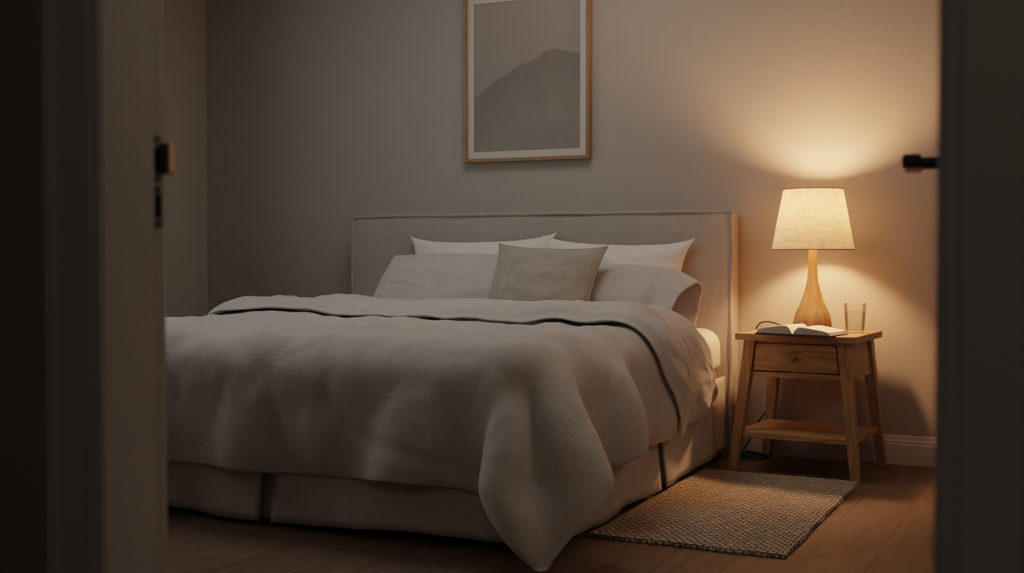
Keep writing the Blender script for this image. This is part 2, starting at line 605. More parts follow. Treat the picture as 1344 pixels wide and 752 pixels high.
# headboard: softly padded slab
def padded_box(x0, x1, y0, y1, z0, z1, nx, nz, puff):
    bm = bmesh.new()
    add_box(bm, x0, x1, y0, y1, z0, z1, .012, 3)
    return bm
def headboard():
    x0, x1, y0, y1, z0, z1 = -3.185, -1.336, HBY, 4.972, .004, 1.012
    NX, NZ, NY = 60, 34, 5
    vs, fs = [], []
    idx = {}
    def vert(x, y, z):
        k = (round(x, 5), round(y, 5), round(z, 5))
        if k not in idx:
            idx[k] = len(vs)
            vs.append([x, y, z])
        return idx[k]
    gx = [x0 + (x1 - x0) * i / NX for i in range(NX + 1)]
    gz = [z0 + (z1 - z0) * i / NZ for i in range(NZ + 1)]
    gy = [y0 + (y1 - y0) * i / NY for i in range(NY + 1)]
    def quad(a, b, c, d):
        fs.append((a, b, c, d))
    for i in range(NX):
        for k in range(NZ):
            for y in (y0, y1):
                quad(vert(gx[i], y, gz[k]), vert(gx[i + 1], y, gz[k]), vert(gx[i + 1], y, gz[k + 1]), vert(gx[i], y, gz[k + 1]))
    for j in range(NY):
        for k in range(NZ):
            for x in (x0, x1):
                quad(vert(x, gy[j], gz[k]), vert(x, gy[j + 1], gz[k]), vert(x, gy[j + 1], gz[k + 1]), vert(x, gy[j], gz[k + 1]))
        for i in range(NX):
            for z in (z0, z1):
                quad(vert(gx[i], gy[j], z), vert(gx[i + 1], gy[j], z), vert(gx[i + 1], gy[j + 1], z), vert(gx[i], gy[j + 1], z))
    for v in vs:
        x, y, z = v
        if abs(y - y0) < 1e-6:
            u = (x - x0) / (x1 - x0); w = (z - z0) / (z1 - z0)
            e = min(u * 1.9, (1 - u) * 1.9, (1 - w))
            v[1] -= .014 * (1 - math.exp(-e / .05))
            v[1] += .003 * mnoise.noise(Vector((x * 2.5, 0, z * 3)))
        n = mnoise.noise(Vector((x * 5, y * 9, z * 5)))
        if abs(z - z1) < 1e-6:
            v[2] += .004 * n
        if abs(x - x1) < 1e-6 and .02 < (y - y0):
            v[0] += .004 * n + .003
    o = mesh_obj('headboard', vs, fs, M_HEAD)
    bm = bmesh.new(); bm.from_mesh(o.data)
    bmesh.ops.recalc_face_normals(bm, faces=bm.faces[:])
    bm.to_mesh(o.data); bm.free()
    mod = o.modifiers.new('bev', 'EDGE_SPLIT'); mod.split_angle = R(50)
    # flange seam around the front edge
    path = []
    for k in range(45):
        z = .02 + (1.006 - .02) * k / 44
        path.append((x1 + .003 + .0025 * math.sin(z * 17), y0 - .001 + .002 * math.sin(z * 23), z))
    for k in range(1, 70):
        x = x1 + (x0 - x1) * k / 70
        path.append((x, y0 - .001 + .002 * math.sin(x * 13), z1 + .004 + .003 * mnoise.noise(Vector((x * 4, 0, 0)))))
    for k in range(45):
        z = 1.006 - (1.006 - .02) * k / 44
        path.append((x0 - .003 + .002 * math.sin(z * 15), y0 - .001, z))
    path[44] = (x1 + .006, y0 - .001, z1 + .006)
    # flat flange: sweep a thin oval
    v2, f2 = tube_geo(path, .0075, 10)
    fl = mesh_obj('piping', v2, f2, M_HEAD, o)
    return o
bedchild(headboard())

bm = bmesh.new()
add_box(bm, BX0, BX1, BY0, HBY - .012, .335, .535, .065, 6)
bmesh.ops.subdivide_edges(bm, edges=[e for e in bm.edges if e.calc_length() > .3], cuts=24, use_grid_fill=True)
for v in bm.verts:
    v.co.z += .004 * mnoise.noise(v.co * 4)
    if v.co.z < .5 and v.co.x > BX1 - .03:
        v.co.x += .006 * math.sin((v.co.z - .335) / .2 * math.pi) + .004 * mnoise.noise(Vector((v.co.y * 9, v.co.z * 9, 0)))
bedchild(bm_obj('mattress', bm, M_SHEET, None, smooth=True))
bedchild(box('bed_base', BX0 + .02, BX1 - .02, BY0 + .02, HBY - .012, .10, .332, M_SKIRT, None, .02))
for (lx, ly) in ((BX0 + .15, BY0 + .15), (BX1 - .15, BY0 + .15), (BX0 + .15, 4.7), (BX1 - .15, 4.7)):
    bm = bmesh.new()
    add_box(bm, lx - .03, lx + .03, ly - .03, ly + .03, 0, .10, .004)
    bedchild(bm_obj('leg', bm, M_BLACK, None))

# bed skirt: one ribbon with inverted pleats at the middle of each side and at the corners
def skirt():
    cx = (BX0 + BX1) / 2
    cyR = 3.985
    x0, x1, y0, y1 = BX0 - .012, BX1 + .012, BY0 - .012, HBY - .02
    P = []                                             # (x, y, outward nx, ny, weight)
    def run(a, b, n, steps):
        for k in range(steps):
            t = k / steps
            P.append((a[0] + (b[0] - a[0]) * t, a[1] + (b[1] - a[1]) * t, n[0], n[1]))
    g, dpt, lap = .020, .050, .05
    def pleat(c, tdir, n):                             # walk along tdir through an inverted pleat at c
        a = (c[0] - tdir[0] * g, c[1] - tdir[1] * g)
        b = (c[0] + tdir[0] * g, c[1] + tdir[1] * g)
        ai = (a[0] - tdir[0] * lap - n[0] * .022, a[1] - tdir[1] * lap - n[1] * .022)
        bi = (b[0] + tdir[0] * lap - n[0] * .022, b[1] + tdir[1] * lap - n[1] * .022)
        aj = (ai[0] - n[0] * .02, ai[1] - n[1] * .02)
        bj = (bi[0] - n[0] * .02, bi[1] - n[1] * .02)
        run(a, ai, n, 3); run(ai, aj, n, 1); run(aj, bj, n, 6); run(bj, bi, n, 1); run(bi, b, n, 3)
        return b
    def before(c, tdir):
        return (c[0] - tdir[0] * g, c[1] - tdir[1] * g)
    s = (x0, y1)
    c = (x0, cyR); td = (0, -1); n = (-1, 0)
    run(s, before(c, td), n, 30); s = pleat(c, td, n); run(s, (x0, y0), n, 30)
    s = (x0, y0); c = (cx, y0); td = (1, 0); n = (0, -1)
    run(s, before(c, td), n, 34); s = pleat(c, td, n); run(s, (x1, y0), n, 34)
    s = (x1, y0); c = (x1, cyR); td = (0, 1); n = (1, 0)
    run(s, before(c, td), n, 34); s = pleat(c, td, n); run(s, (x1, y1), n, 30)
    P.append((x1, y1, 1, 0))
    NZ = 12
    vs, fs = [], []
    for i, (x, y, nx_, ny_) in enumerate(P):
        for k in range(NZ + 1):
            t = k / NZ                                 # 0 top -> 1 hem
            z = .335 - (.335 - .026) * t
            w = .030 * t ** 1.4 * (.6 + 1.1 * mnoise.noise(Vector((x * 3.1, y * 3.1, 1.3)))) + .010 * t * mnoise.noise(Vector((x * 9, y * 9, t * .6)))
            dz = .022 * t * mnoise.noise(Vector((x * 2.5 + 4, y * 2.5, 0)))
            vs.append((x + nx_ * w, y + ny_ * w, z + dz))
    n = NZ + 1
    for i in range(len(P) - 1):
        for k in range(NZ):
            fs.append((i * n + k, (i + 1) * n + k, (i + 1) * n + k + 1, i * n + k + 1))
    o = mesh_obj('bed_skirt', vs, fs, M_SKIRT)
    m = o.modifiers.new('thick', 'SOLIDIFY'); m.thickness = .004; m.offset = 1
    return o
bedchild(skirt())

# ------------------------------------------------------------------ duvet: small position-based cloth drop, then filled and folded
def drape_cloth():
    X0, X1, Y0, Y1, T = -3.22, -1.385, 3.03, 4.95, .535
    RR, TH, OH, OF = .10, .03, .335, .33
    rng = np.random.RandomState(7)
    nx, ny = 104, 74
    W0, W1, F = X0 - OH, X1 + OH, Y0 - OF
    xs = W0 + (W1 - W0) * np.arange(nx + 1) / nx
    yf = 4.33 + .17 * np.clip((xs + 1.6) / .6, 0, 1) ** 1.5 + .12 * np.clip((-3.0 - xs) / .6, 0, 1) ** 1.5
    rest = np.zeros((ny + 1, nx + 1, 3))
    rest[..., 0] = xs[None]
    rest[..., 1] = F + (yf[None] - F) * (np.arange(ny + 1) / ny)[:, None]
    p = rest.copy()
    p[..., 2] = .60 + .02 * np.sin(3.1 * p[..., 0] + 1.7 * p[..., 1]) * np.sin(4.3 * p[..., 1] - 2 * p[..., 0])
    p += rng.uniform(-1, 1, p.shape) * .001
    idx = np.arange((nx + 1) * (ny + 1)).reshape(ny + 1, nx + 1)
    J, I = np.meshgrid(np.arange(ny + 1), np.arange(nx + 1), indexing='ij')
    rf = rest.reshape(-1, 3)
    cons = []
    def add(a, b, color, k):
        a, b, color = a.ravel(), b.ravel(), color.ravel()
        d = rf[b] - rf[a]
        L0 = np.linalg.norm(d, axis=1)
        dd = np.abs(d) / L0[:, None]
        mid = (rf[a] + rf[b]) / 2
        side = np.clip((mid[:, 0] - (X1 - .15)) / .4, 0, 1) + np.clip(((X0 + .15) - mid[:, 0]) / .4, 0, 1)
        foot = np.clip(((Y0 + .15) - mid[:, 1]) / .4, 0, 1)
        L = L0 * (1 + .25 * side * dd[:, 1] ** 2 + .05 * foot * dd[:, 0] ** 2)
        for c in np.unique(color):
            m = color == c
            cons.append((a[m], b[m], L[m], k))
    add(idx[:, :-1], idx[:, 1:], I[:, :-1] % 2, 1.0)
    add(idx[:-1], idx[1:], J[:-1] % 2, 1.0)
    add(idx[:-1, :-1], idx[1:, 1:], J[:-1, :-1] % 2, .15)
    add(idx[:-1, 1:], idx[1:, :-1], J[:-1, 1:] % 2, .15)
    for k, st in ((2, .2), (5, .15)):
        add(idx[:, :-k], idx[:, k:], (I[:, :-k] // k) % 2, st)
        add(idx[:-k], idx[k:], (J[:-k] // k) % 2, st)
    ctr = np.array([(X0 + X1) / 2, (Y0 + Y1) / 2, (T - .6) / 2])
    hs = np.array([(X1 - X0) / 2, (Y1 - Y0) / 2, (T + .6) / 2]) - RR
    def sdf(q):
        d = q - ctr
        a = np.abs(d) - hs
        o = np.maximum(a, 0)
        lo = np.linalg.norm(o, axis=1)
        dist = lo + np.minimum(a.max(1), 0) - RR
        n = np.where((lo > 1e-9)[:, None], o / np.maximum(lo, 1e-9)[:, None], 0)
        ins = np.where(lo <= 1e-9)[0]
        n[ins] = 0
        n[ins, a[ins].argmax(1)] = 1
        return dist, n * np.sign(d)
    p = p.reshape(-1, 3)
    v = np.zeros_like(p)
    dt = 1 / 120.
    for s in range(500):
        v[:, 2] -= 9.8 * dt
        v *= .98
        old = p.copy()
        p = p + v * dt
        for _ in range(10):
            for a, b, L, k in cons:
                d = p[b] - p[a]
                l = np.sqrt((d * d).sum(1))
                w = (.5 * k * (l - L) / np.maximum(l, 1e-9))[:, None] * d
                p[a] += w
                p[b] -= w
            dist, n = sdf(p)
            pen = TH - dist
            m = pen > 0
            p[m] += n[m] * pen[m][:, None]
            dvv = p[m] - old[m]
            p[m] -= (dvv - (dvv * n[m]).sum(1)[:, None] * n[m]) * .3
            lo = p[:, 2] < .014
            p[lo, 2] = .014
        v = (p - old) / dt
        sp = np.linalg.norm(v, axis=1)
        v *= np.minimum(1, 1.5 / np.maximum(sp, 1e-9))[:, None]
    return p.reshape(ny + 1, nx + 1, 3), rest

def upsample(G):
    def up1(A):
        B = np.zeros((A.shape[0] * 2 - 1,) + A.shape[1:])
        B[::2] = A
        pad = np.concatenate([2 * A[:1] - A[1:2], A, 2 * A[-1:] - A[-2:-1]])
        B[1::2] = (-pad[:-3] + 9 * pad[1:-2] + 9 * pad[2:-1] - pad[3:]) / 16
        return B
    G = up1(G)
    return up1(G.swapaxes(0, 1)).swapaxes(0, 1)

def smooth_grid(G, it):
    for _ in range(it):
        H_ = G.copy()
        H_[1:-1] = .25 * G[:-2] + .5 * G[1:-1] + .25 * G[2:]
        G = H_.copy()
        G[:, 1:-1] = .25 * H_[:, :-2] + .5 * H_[:, 1:-1] + .25 * H_[:, 2:]
    return G

def grid_normals(G):
    di = np.gradient(G, axis=1)
    dj = np.gradient(G, axis=0)
    n = np.cross(di, dj)
    return n / np.maximum(np.linalg.norm(n, axis=2, keepdims=True), 1e-9)

def nz(a, b, c=0.0):
    return mnoise.noise(Vector((a, b, c)))

def build_duvet():
    Mid, Rest = drape_cloth()
    Mid = upsample(Mid)
    Rest = upsample(Rest)
    Mid = smooth_grid(Mid, 2)
    # pull the head edge down the bed, more so towards the lamp side
    NJ, NI = Mid.shape[:2]
    tr = 5 + 8 * np.clip((Rest[-1, :, 0] + 1.80) / .45, 0, 1) ** 2 - 9 * np.clip((Rest[-1, :, 0] + 1.33) / .26, 0, 1) ** 1.5
    src = np.arange(NJ - 5)[:, None] * ((NJ - 1 - tr) / (NJ - 6))[None]
    j0 = np.minimum(np.floor(src).astype(int), NJ - 2)
    fr_ = (src - j0)[..., None]
    ar = np.arange(NI)[None]
    Mid = Mid[j0, ar] * (1 - fr_) + Mid[j0 + 1, ar] * fr_
    Rest = Rest[j0, ar] * (1 - fr_) + Rest[j0 + 1, ar] * fr_
    # gather the hanging foot corner into a point
    cd = np.hypot(Rest[..., 0] - Rest[0, -1, 0], Rest[..., 1] - Rest[0, 0, 1])
    sw = np.clip((.22 - Mid[..., 2]) / .20, 0, 1) ** 1.25 * .78 * np.clip((.50 - cd) / .15, 0, 1)
    Mid[..., 0] += (-1.283 - Mid[..., 0]) * sw
    Mid[..., 1] += (2.875 - Mid[..., 1]) * sw
    Mid = smooth_grid(Mid, 1)
    NJ, NI = Mid.shape[:2]
    N = smooth_grid(grid_normals(Mid), 3)
    N /= np.linalg.norm(N, axis=2, keepdims=True)
    X0, X1, Y0 = -3.22, -1.385, 3.03
    # filled loft: billowing swells with creases between them
    D = np.zeros((NJ, NI))
    for j in range(NJ):
        for i in range(NI):
            x, y = Rest[j, i, 0], Rest[j, i, 1]
            foot = min(1, max(0, (Y0 + .12 - y) / .2))
            side = min(1, max(0, (x - (X1 - .12)) / .2)) + min(1, max(0, (X0 + .12 - x) / .2))
            side = min(1, side)
            top = (1 - foot) * (1 - side)
            wx, wy = x + .12 * nz(x * 2, y * 2, 5), y + .10 * nz(x * 2, y * 2, 9)
            bt = .8 * abs(nz(wx * 1.9, wy * 3.4, 1.0)) ** .75 + .30 * abs(nz(wx * 4.3, wy * 7.5, 31.0)) ** .75
            bf = abs(nz(wx * 2.6 + wy * 1.3, wy * .8, 2.0)) ** .8
            sf = nz(wx * 2.1 + wy * .7, wy * 1.0, 12.0)
            # sharp-valleyed hanging folds on the long side
            ph = y * 5.4 + (x - X1) * 1.1 + .5 * nz(x * 1.5, y * 1.5, 3.0)
            bs = abs(math.sin(ph * math.pi * .5)) ** .7 * (.6 + .6 * nz(y * 3, 0, 2.0))
            fine = nz(x * 9, y * 9, 4.0) * .0026 + nz(x * 18, y * 18, 6.0) * .0014 + abs(nz(wx * 14 + wy * 5, wy * 7, 16.0)) * .004
            cr = max(0, 1 - abs(nz(wx * 1.5 + wy * 1.9, wy * .9 - wx * .4, 21.0)) / .10)     # a few sharp creases
            hd = min(1, max(0, (y - 3.2) / .5))
            d = top * ((.044 + .026 * hd) * bt - .012 - .012 * cr) + foot * (1 - side) * (.028 * bf + .018 * sf - .008 - .014 * cr) + side * (1 - foot) * (.040 * bs - .006)
            D[j, i] = d + fine * (1 + 1.2 * top)
    D = smooth_grid(D, 1)
    # distance from the free hems, in rest space
    ex = np.minimum(Rest[..., 0] - Rest[0, 0, 0], Rest[0, -1, 0] - Rest[..., 0])
    ey = Rest[..., 1] - Rest[0, 0, 1]
    e = np.minimum(ex, ey)
    loft = .006 + .020 * (1 - np.exp(-np.maximum(e, 0) / .05))
    corner = np.clip(1 - np.hypot(Rest[..., 0] - Rest[0, -1, 0], Rest[..., 1] - Rest[0, 0, 1]) / .38, 0, 1)
    loft = loft * (1 - .75 * corner)
    taper = 1 - np.exp(-np.maximum(e, 0) / .05)
    Dsm = np.maximum(smooth_grid(D, 10), smooth_grid(D, 2) - .004)
    O = Mid + N * (loft + D * taper)[..., None]
    In = Mid - N * (.010 * taper)[..., None]
    In[..., 2] = np.maximum(In[..., 2], .010)
    # ---- turned-back band along the head edge
    ds = (Rest[-1, :, 1] - Rest[-2, :, 1])
    nf = int(.44 / ds.mean())
    rows_out, rows_in = [], []
    tdir = Mid[-1] - Mid[-4]
    tdir /= np.linalg.norm(tdir, axis=1, keepdims=True)
    nn = N[-1]
    hoff = .054
    for k in range(1, 8):                              # the roll
        th = math.pi * k / 8
        rad = (hoff / 2) * (.55 + .45 * np.clip(ex[-1] / .16, 0, 1))[:, None]
        c = Mid[-1] + nn * rad
        dirv = -nn * math.cos(th) + tdir * math.sin(th)
        edge = (.25 + .75 * np.clip(ex[-1] / .05, 0, 1))[:, None]
        base = loft[-1][:, None] * .8
        # the sheet turns over, so its upper side faces inwards
        rows_out.append(c + dirv * np.maximum(rad - base * .5, .004))
        rows_in.append(c + dirv * (rad + base * edge + .010 * edge))
    for k in range(nf + 1):
        j = NJ - 1 - k
        t = k / nf
        end = 1 - math.exp(-max(0, (nf - k) * ds.mean() - .018) / .022)
        x = Rest[j, :, 0]
        sidew = np.clip((x - (X1 - .10)) / .3, 0, 1)
        h = (hoff + .010 * math.sin(math.pi * t) - .010 * t) * (.55 + .45 * np.clip(ex[j] / .16, 0, 1))
        w = np.array([abs(nz(xx * 2.6, k * .06, 7.7)) * .020 + nz(xx * 7 + k * .1, k * .12, 3.3) * .007 + nz(xx * 19 + k * .25, k * .22, 1.1) * .0065 + abs(nz(xx * 11 - k * .2, k * .15, 6.1)) * .012 for xx in x])
        # let the loose edge wander a little
        wander = np.array([nz(xx * 2.1, 0, 8.1) * .035 + nz(xx * 6.5, 0, 2.4) * .012 for xx in x]) * t
        jj = np.clip(j - wander / ds.mean(), 0, NJ - 1)
        j0 = np.floor(jj).astype(int)
        j1 = np.minimum(j0 + 1, NJ - 1)
        fr = (jj - j0)[:, None]
        ar = np.arange(NI)
        base = Mid[j0, ar] * (1 - fr) + Mid[j1, ar] * fr
        nrm = N[j0, ar] * (1 - fr) + N[j1, ar] * fr
        dd = Dsm[j0, ar] * taper[j0, ar]
        edge = (1 - np.exp(-np.maximum(ex[j], 0) / .05))
        c = base + nrm * (h + dd)[:, None]
        w = w + .0045 * math.exp(-(((nf - k) * ds.mean() - .040) / .007) ** 2)
        th_ = .004 + (.018 * edge + w * edge) * end
        rows_in.append(c + nrm * th_[:, None])
        rows_out.append(c - nrm * (.004 + .012 * edge * end)[:, None])
    A = np.concatenate([O, np.array(rows_out)])
    B = np.concatenate([In, np.array(rows_in)])
    A[..., 2] = np.maximum(A[..., 2], .012)
    # paper-smooth the transition of the visible layer on the band
    nr = A.shape[0]
    vs = np.concatenate([A.reshape(-1, 3), B.reshape(-1, 3)])
    off = nr * NI
    fs = []
    for j in range(nr - 1):
        for i in range(NI - 1):
            a = j * NI + i
            fs.append((a, a + 1, a + NI + 1, a + NI))
            fs.append((off + a, off + a + NI, off + a + NI + 1, off + a + 1))
    for j in range(nr - 1):
        a = j * NI
        fs.append((a, a + NI, off + a + NI, off + a))
        a = j * NI + NI - 1
        fs.append((a + NI, a, off + a, off + a + NI))
    for i in range(NI - 1):
        fs.append((i + 1, i, off + i, off + i + 1))
        a = (nr - 1) * NI + i
        fs.append((a, a + 1, off + a + 1, off + a))
    ru = Rest[..., :2]
    extra = [(ru[-1] + np.array([0, .006 * (k + 1)])) for k in range(nr - NJ)]
    uv1 = np.concatenate([ru, np.array(extra)]).reshape(-1, 2)
    uvs = np.concatenate([uv1, uv1 + np.array([.37, .11])])
    o = mesh_obj('duvet', vs, fs, M_DUVET, uvs=[tuple(u) for u in uvs])
    m = o.modifiers.new('sub', 'SUBSURF'); m.levels = 1; m.render_levels = 1
    return o
duvet = build_duvet()
tag(duvet, 'rumpled beige linen duvet draped over the bed, its head edge turned back', 'duvet')

# ------------------------------------------------------------------ pillows
def pillow_geo(w, h, t, n=56, pin=.05, p=2.6, q=.62, seed=0, wr=.006, sag=.25, corner=.0, taper=.0, rnd=.0):
    vs, fs = [], []
    fi, bi = {}, {}
    for b in range(n + 1):
        for a in range(n + 1):
            # denser samples near the seam
            u = math.sin((a / n - .5) * math.pi); v = math.sin((b / n - .5) * math.pi)
            x = w / 2 * u * (1 - pin * (1 - v * v) * abs(u) ** 1.5)
            z = h / 2 * v * (1 - pin * (1 - u * u) * abs(v) ** 1.5)
            x += corner * u * abs(u) ** 3 * abs(v) ** 6 * 1.0
            z += corner * v * abs(v) ** 3 * abs(u) ** 6
            prof = (max(0, 1 - abs(u) ** p) * max(0, 1 - abs(v) ** p)) ** q
            x *= 1 - taper * v
            x *= math.sqrt(1 - rnd * v * v); z *= math.sqrt(1 - rnd * u * u)
            th = t / 2 * prof * (1 - sag * v)
            d = wr * prof ** .5 * (nz(u * 3 + seed, v * 3, .3) + .6 * nz(u * 7 + seed, v * 7, 1.3))
            rad = math.atan2(v, u)
            rr = (abs(u) ** 2 + abs(v) ** 2) / 2
            d += wr * 1.2 * rr * prof ** .4 * nz(rad * 5 + seed, rr * 1.5, 4.0)
            edge = (a in (0, n)) or (b in (0, n))
            fi[a, b] = len(vs); vs.append((x, -th - d * (not edge), z))
            if edge:
                bi[a, b] = fi[a, b]
            else:
                bi[a, b] = len(vs); vs.append((x, th * .8 - d * .5, z))
    for b in range(n):
        for a in range(n):
            fs.append((fi[a, b], fi[a + 1, b], fi[a + 1, b + 1], fi[a, b + 1]))
            fs.append((bi[a, b], bi[a, b + 1], bi[a + 1, b + 1], bi[a + 1, b]))
    rim = [fi[a, 0] for a in range(n)] + [fi[n, b] for b in range(n)] + [fi[a, n] for a in range(n, 0, -1)] + [fi[0, b] for b in range(n, 0, -1)]
    return vs, fs, [vs[k] for k in rim]

def place(o, loc, lean, yaw=0.0, roll=0.0):
    o.location = loc
    o.rotation_euler = (-R(lean), R(roll), R(yaw))

def flange(rim, w, centre=(0, 0)):
    # narrow flat border around a pillowcase seam
    vs, fs = [], []
    n = len(rim)
    for (x, y, z) in rim:
        d = Vector((x, 0, z)).normalized()
        for s in (-.002, .002):
            vs.append((x - d.x * .006, y + s, z - d.z * .006))
            vs.append((x + d.x * w, y + s, z + d.z * w))
    for k in range(n):
        a, b = k * 4, ((k + 1) % n) * 4
        fs += [(a, b, b + 1, a + 1), (a + 2, a + 3, b + 3, b + 2), (a + 1, b + 1, b + 3, a + 3), (a, a + 2, b + 2, b)]
    return vs, fs

# white sleeping pillows against the headboard
vs, fs, rim = pillow_geo(.70, .38, .16, seed=3.1, pin=.085, wr=.012, corner=.022)
pw1 = mesh_obj('pillow', vs, fs, M_WHITE)
place(pw1, (-2.475, 4.78, .722), 14, 0, -1)
tag(pw1, 'white cotton pillow against the headboard behind the left beige pillow', 'pillow', 'pillows on the bed')
vs, fs, rim = pillow_geo(.655, .37, .16, seed=8.4, pin=.09, wr=.012, corner=.022)
pw2 = mesh_obj('pillow', vs, fs, M_WHITE)
place(pw2, (-1.832, 4.78, .714), 14, 0, 1.5)
tag(pw2, 'white cotton pillow against the headboard behind the right beige pillow with loose hem', 'pillow', 'pillows on the bed')

# beige linen pillowcases: closed at one end, open hem at the other
def case_geo(L, Hh, T, seed, hem0=.80, n=72, m=72):
    """tube along +x from the closed seam to the open end; returns body and hem geometry"""
    def ring(s):
        ls = min(1, s / hem0)
        if s < hem0:
            prof = (1 - abs(1 - 2 * min(1, ls * .94)) ** 2.6) ** .6 if ls > 0 else 0
        else:
            prof = (1 - abs(1 - 2 * .94) ** 2.6) ** .6
        f = max(0, (s - hem0) / (1 - hem0))
        D = T / 2 * prof * (1 - f) + f * .062
        Hz = Hh / 2 * (1 - .05 * math.sin(math.pi * min(1, s / .9))) * (1 - .0 * f)
        x = L * (s - .5)
        pts = []
        for k in range(m):
            a = 2 * math.pi * k / m
            ca, sa = math.cos(a), math.sin(a)
            z = Hz * math.copysign(abs(sa) ** .82, sa)
            y = -D * math.copysign(abs(ca) ** 1.15, ca) * (1 - .22 * sa)
            d = .010 * nz(x * 5 + seed, z * 5, ca * 1.2) + .006 * nz(x * 12 + seed, z * 12, ca * 2) 
            d *= min(1, s * 8)
            # radiating pulls near the open end
            d += (.014 * max(0, (s - .5) / .5)) * nz(z * 14 + seed, x * 2.5, 2.2 + ca * .4) * min(1, prof + f)
            droop = -.055 * f ** 1.3 * (.5 + .5 * sa) - .01 * f
            fw_ = (.5 + .5 * ca) ** 2
            xx = x + f * (-.080 * fw_ * (.5 - .5 * sa) - .012 * fw_ + .02 * (.5 + .5 * sa))
            pts.append((xx + .012 * f * nz(z * 9, seed, ca), y - d * ca, z + droop))
        return pts
    return ring

def tube_mesh(ring, s0, s1, n, m, cap0):
    vs, fs = [], []
    for i in range(n + 1):
        vs += ring(s0 + (s1 - s0) * i / n)
    for i in range(n):
        for k in range(m):
            a = i * m + k; b = i * m + (k + 1) % m
            fs.append((a, b, b + m, a + m))
    if cap0:
        fs.append(tuple(range(m)))
    return vs, fs

def linen_pillow(loc, lean, yaw, roll, L, Hh, T, seed, label, mirror=False):
    ring = case_geo(L, Hh, T, seed)
    if mirror:
        r0 = ring
        ring = lambda s: [(-x, y, z) for (x, y, z) in r0(s)]
    vs, fs = tube_mesh(ring, .012, .80, 60, 72, True)
    o = mesh_obj('pillow', vs, fs, M_PILLOW)
    place(o, loc, lean, yaw, roll)
    tag(o, label, 'pillow', 'pillows on the bed')
    def bigger(s):
        k = .003
        return [(x, y * (1 + .03), z * (1 + .008)) for (x, y, z) in ring(s)]
    vs, fs = tube_mesh(bigger, .785, 1.0, 22, 72, False)
    hm = mesh_obj('pillowcase_hem', vs, fs, M_PILLOW, o)
    md = hm.modifiers.new('thick', 'SOLIDIFY'); md.thickness = .005; md.offset = 0
    for q in (o, hm):
        bm = bmesh.new(); bm.from_mesh(q.data)
        bmesh.ops.recalc_face_normals(bm, faces=bm.faces[:]); bm.to_mesh(q.data); bm.free()
    return o
vs, fs, rim = pillow_geo(.80, .365, .175, seed=1.7, pin=.04, wr=.010, corner=.0, p=3.0, taper=.08, rnd=.17)
pl = mesh_obj('pillow', vs, fs, M_PILLOW)
place(pl, (-2.475, 4.575, .684), 28, 3, 0)
tag(pl, 'beige linen pillow at the left, leaning under a white pillow', 'pillow', 'pillows on the bed')
linen_pillow((-1.752, 4.56, .668), 30, -4, 3, .70, .305, .18, 6.2, 'beige linen pillow with an open hem nearest the lamp', False)

vs, fs, rim = pillow_geo(.475, .375, .16, seed=5.5, pin=.06, wr=.009, sag=.22, corner=.010)
cu = mesh_obj('cushion', vs, fs, M_CUSH)
place(cu, (-2.005, 4.432, .702), 29, -3, 1.5)
tag(cu, 'square taupe linen cushion with piped edge, in front of the other pillows', 'cushion', 'pillows on the bed')
rp = [Vector(r) * 1.004 for r in rim]
rp = rp + [rp[0]]
v2, f2 = tube_geo(rp, .0048, 8)
mesh_obj('piping', v2, f2, M_CUSH, cu)

# ------------------------------------------------------------------ nightstand
NS = empty('nightstand', (-.982, 4.722, 0), R(-4.5))
tag(NS, 'small oak nightstand with one drawer, splayed legs and low shelf beside the bed', 'nightstand')
TW, TD, TH_, TT = .462, .415, .536, .026
box('tabletop', -TW / 2, TW / 2, -TD / 2, TD / 2, TH_ - TT, TH_, M_OAKX, NS, .003)
def leg_pts(sx, sy):
    top = Vector((sx * (TW / 2 - .052), sy * (TD / 2 - .042), TH_ - TT))
    bot = Vector((sx * (TW / 2 + .005), sy * (TD / 2 + .0 if sy < 0 else TD / 2 - .010), 0))
    return top, bot
for sx in (-1, 1):
    for sy in (-1, 1):
        top, bot = leg_pts(sx, sy)
        vs, fs = [], []
        for (c, hw) in ((bot, .0165), (top, .0225)):
            for (a, b) in ((-1, -1), (1, -1), (1, 1), (-1, 1)):
                vs.append((c.x + a * hw, c.y + b * hw, c.z))
        fs = [(3, 2, 1, 0), (4, 5, 6, 7)] + [(k, (k + 1) % 4, 4 + (k + 1) % 4, 4 + k) for k in range(4)]
        lg = mesh_obj('leg', vs, fs, M_OAKZ, NS, smooth=False)
        md = lg.modifiers.new('bev', 'BEVEL'); md.width = .002; md.segments = 2
ax0, ax1, ay0, ay1 = -(TW / 2 - .068), TW / 2 - .068, -(TD / 2 - .030), TD / 2 - .042
zb = .370
def lx_at(z):                                        # half width between leg axes at a height
    return TW / 2 - .052 + .057 * (TH_ - TT - z) / (TH_ - TT)
bm = bmesh.new()                                       # rail under the drawer, rail above
def rail(z0, z1, y0, y1):
    vs = []
    for (z, y) in ((z0, y0), (z0, y1), (z1, y1), (z1, y0)):
        vs.append((z, y))
    L = [bm.verts.new((-lx_at(z) + .0, y, z)) for z, y in vs]
    R_ = [bm.verts.new((lx_at(z) - .0, y, z)) for z, y in vs]
    for k in range(4):
        bm.faces.new((L[k], L[(k + 1) % 4], R_[(k + 1) % 4], R_[k]))
    bm.faces.new(L); bm.faces.new(R_[::-1])
rail(zb, zb + .020, ay0 - .006, ay0 + .012)
rail(.502, .510, ay0 - .006, ay0 + .012)
bm_obj('front_rail', bm, M_OAKX, NS)
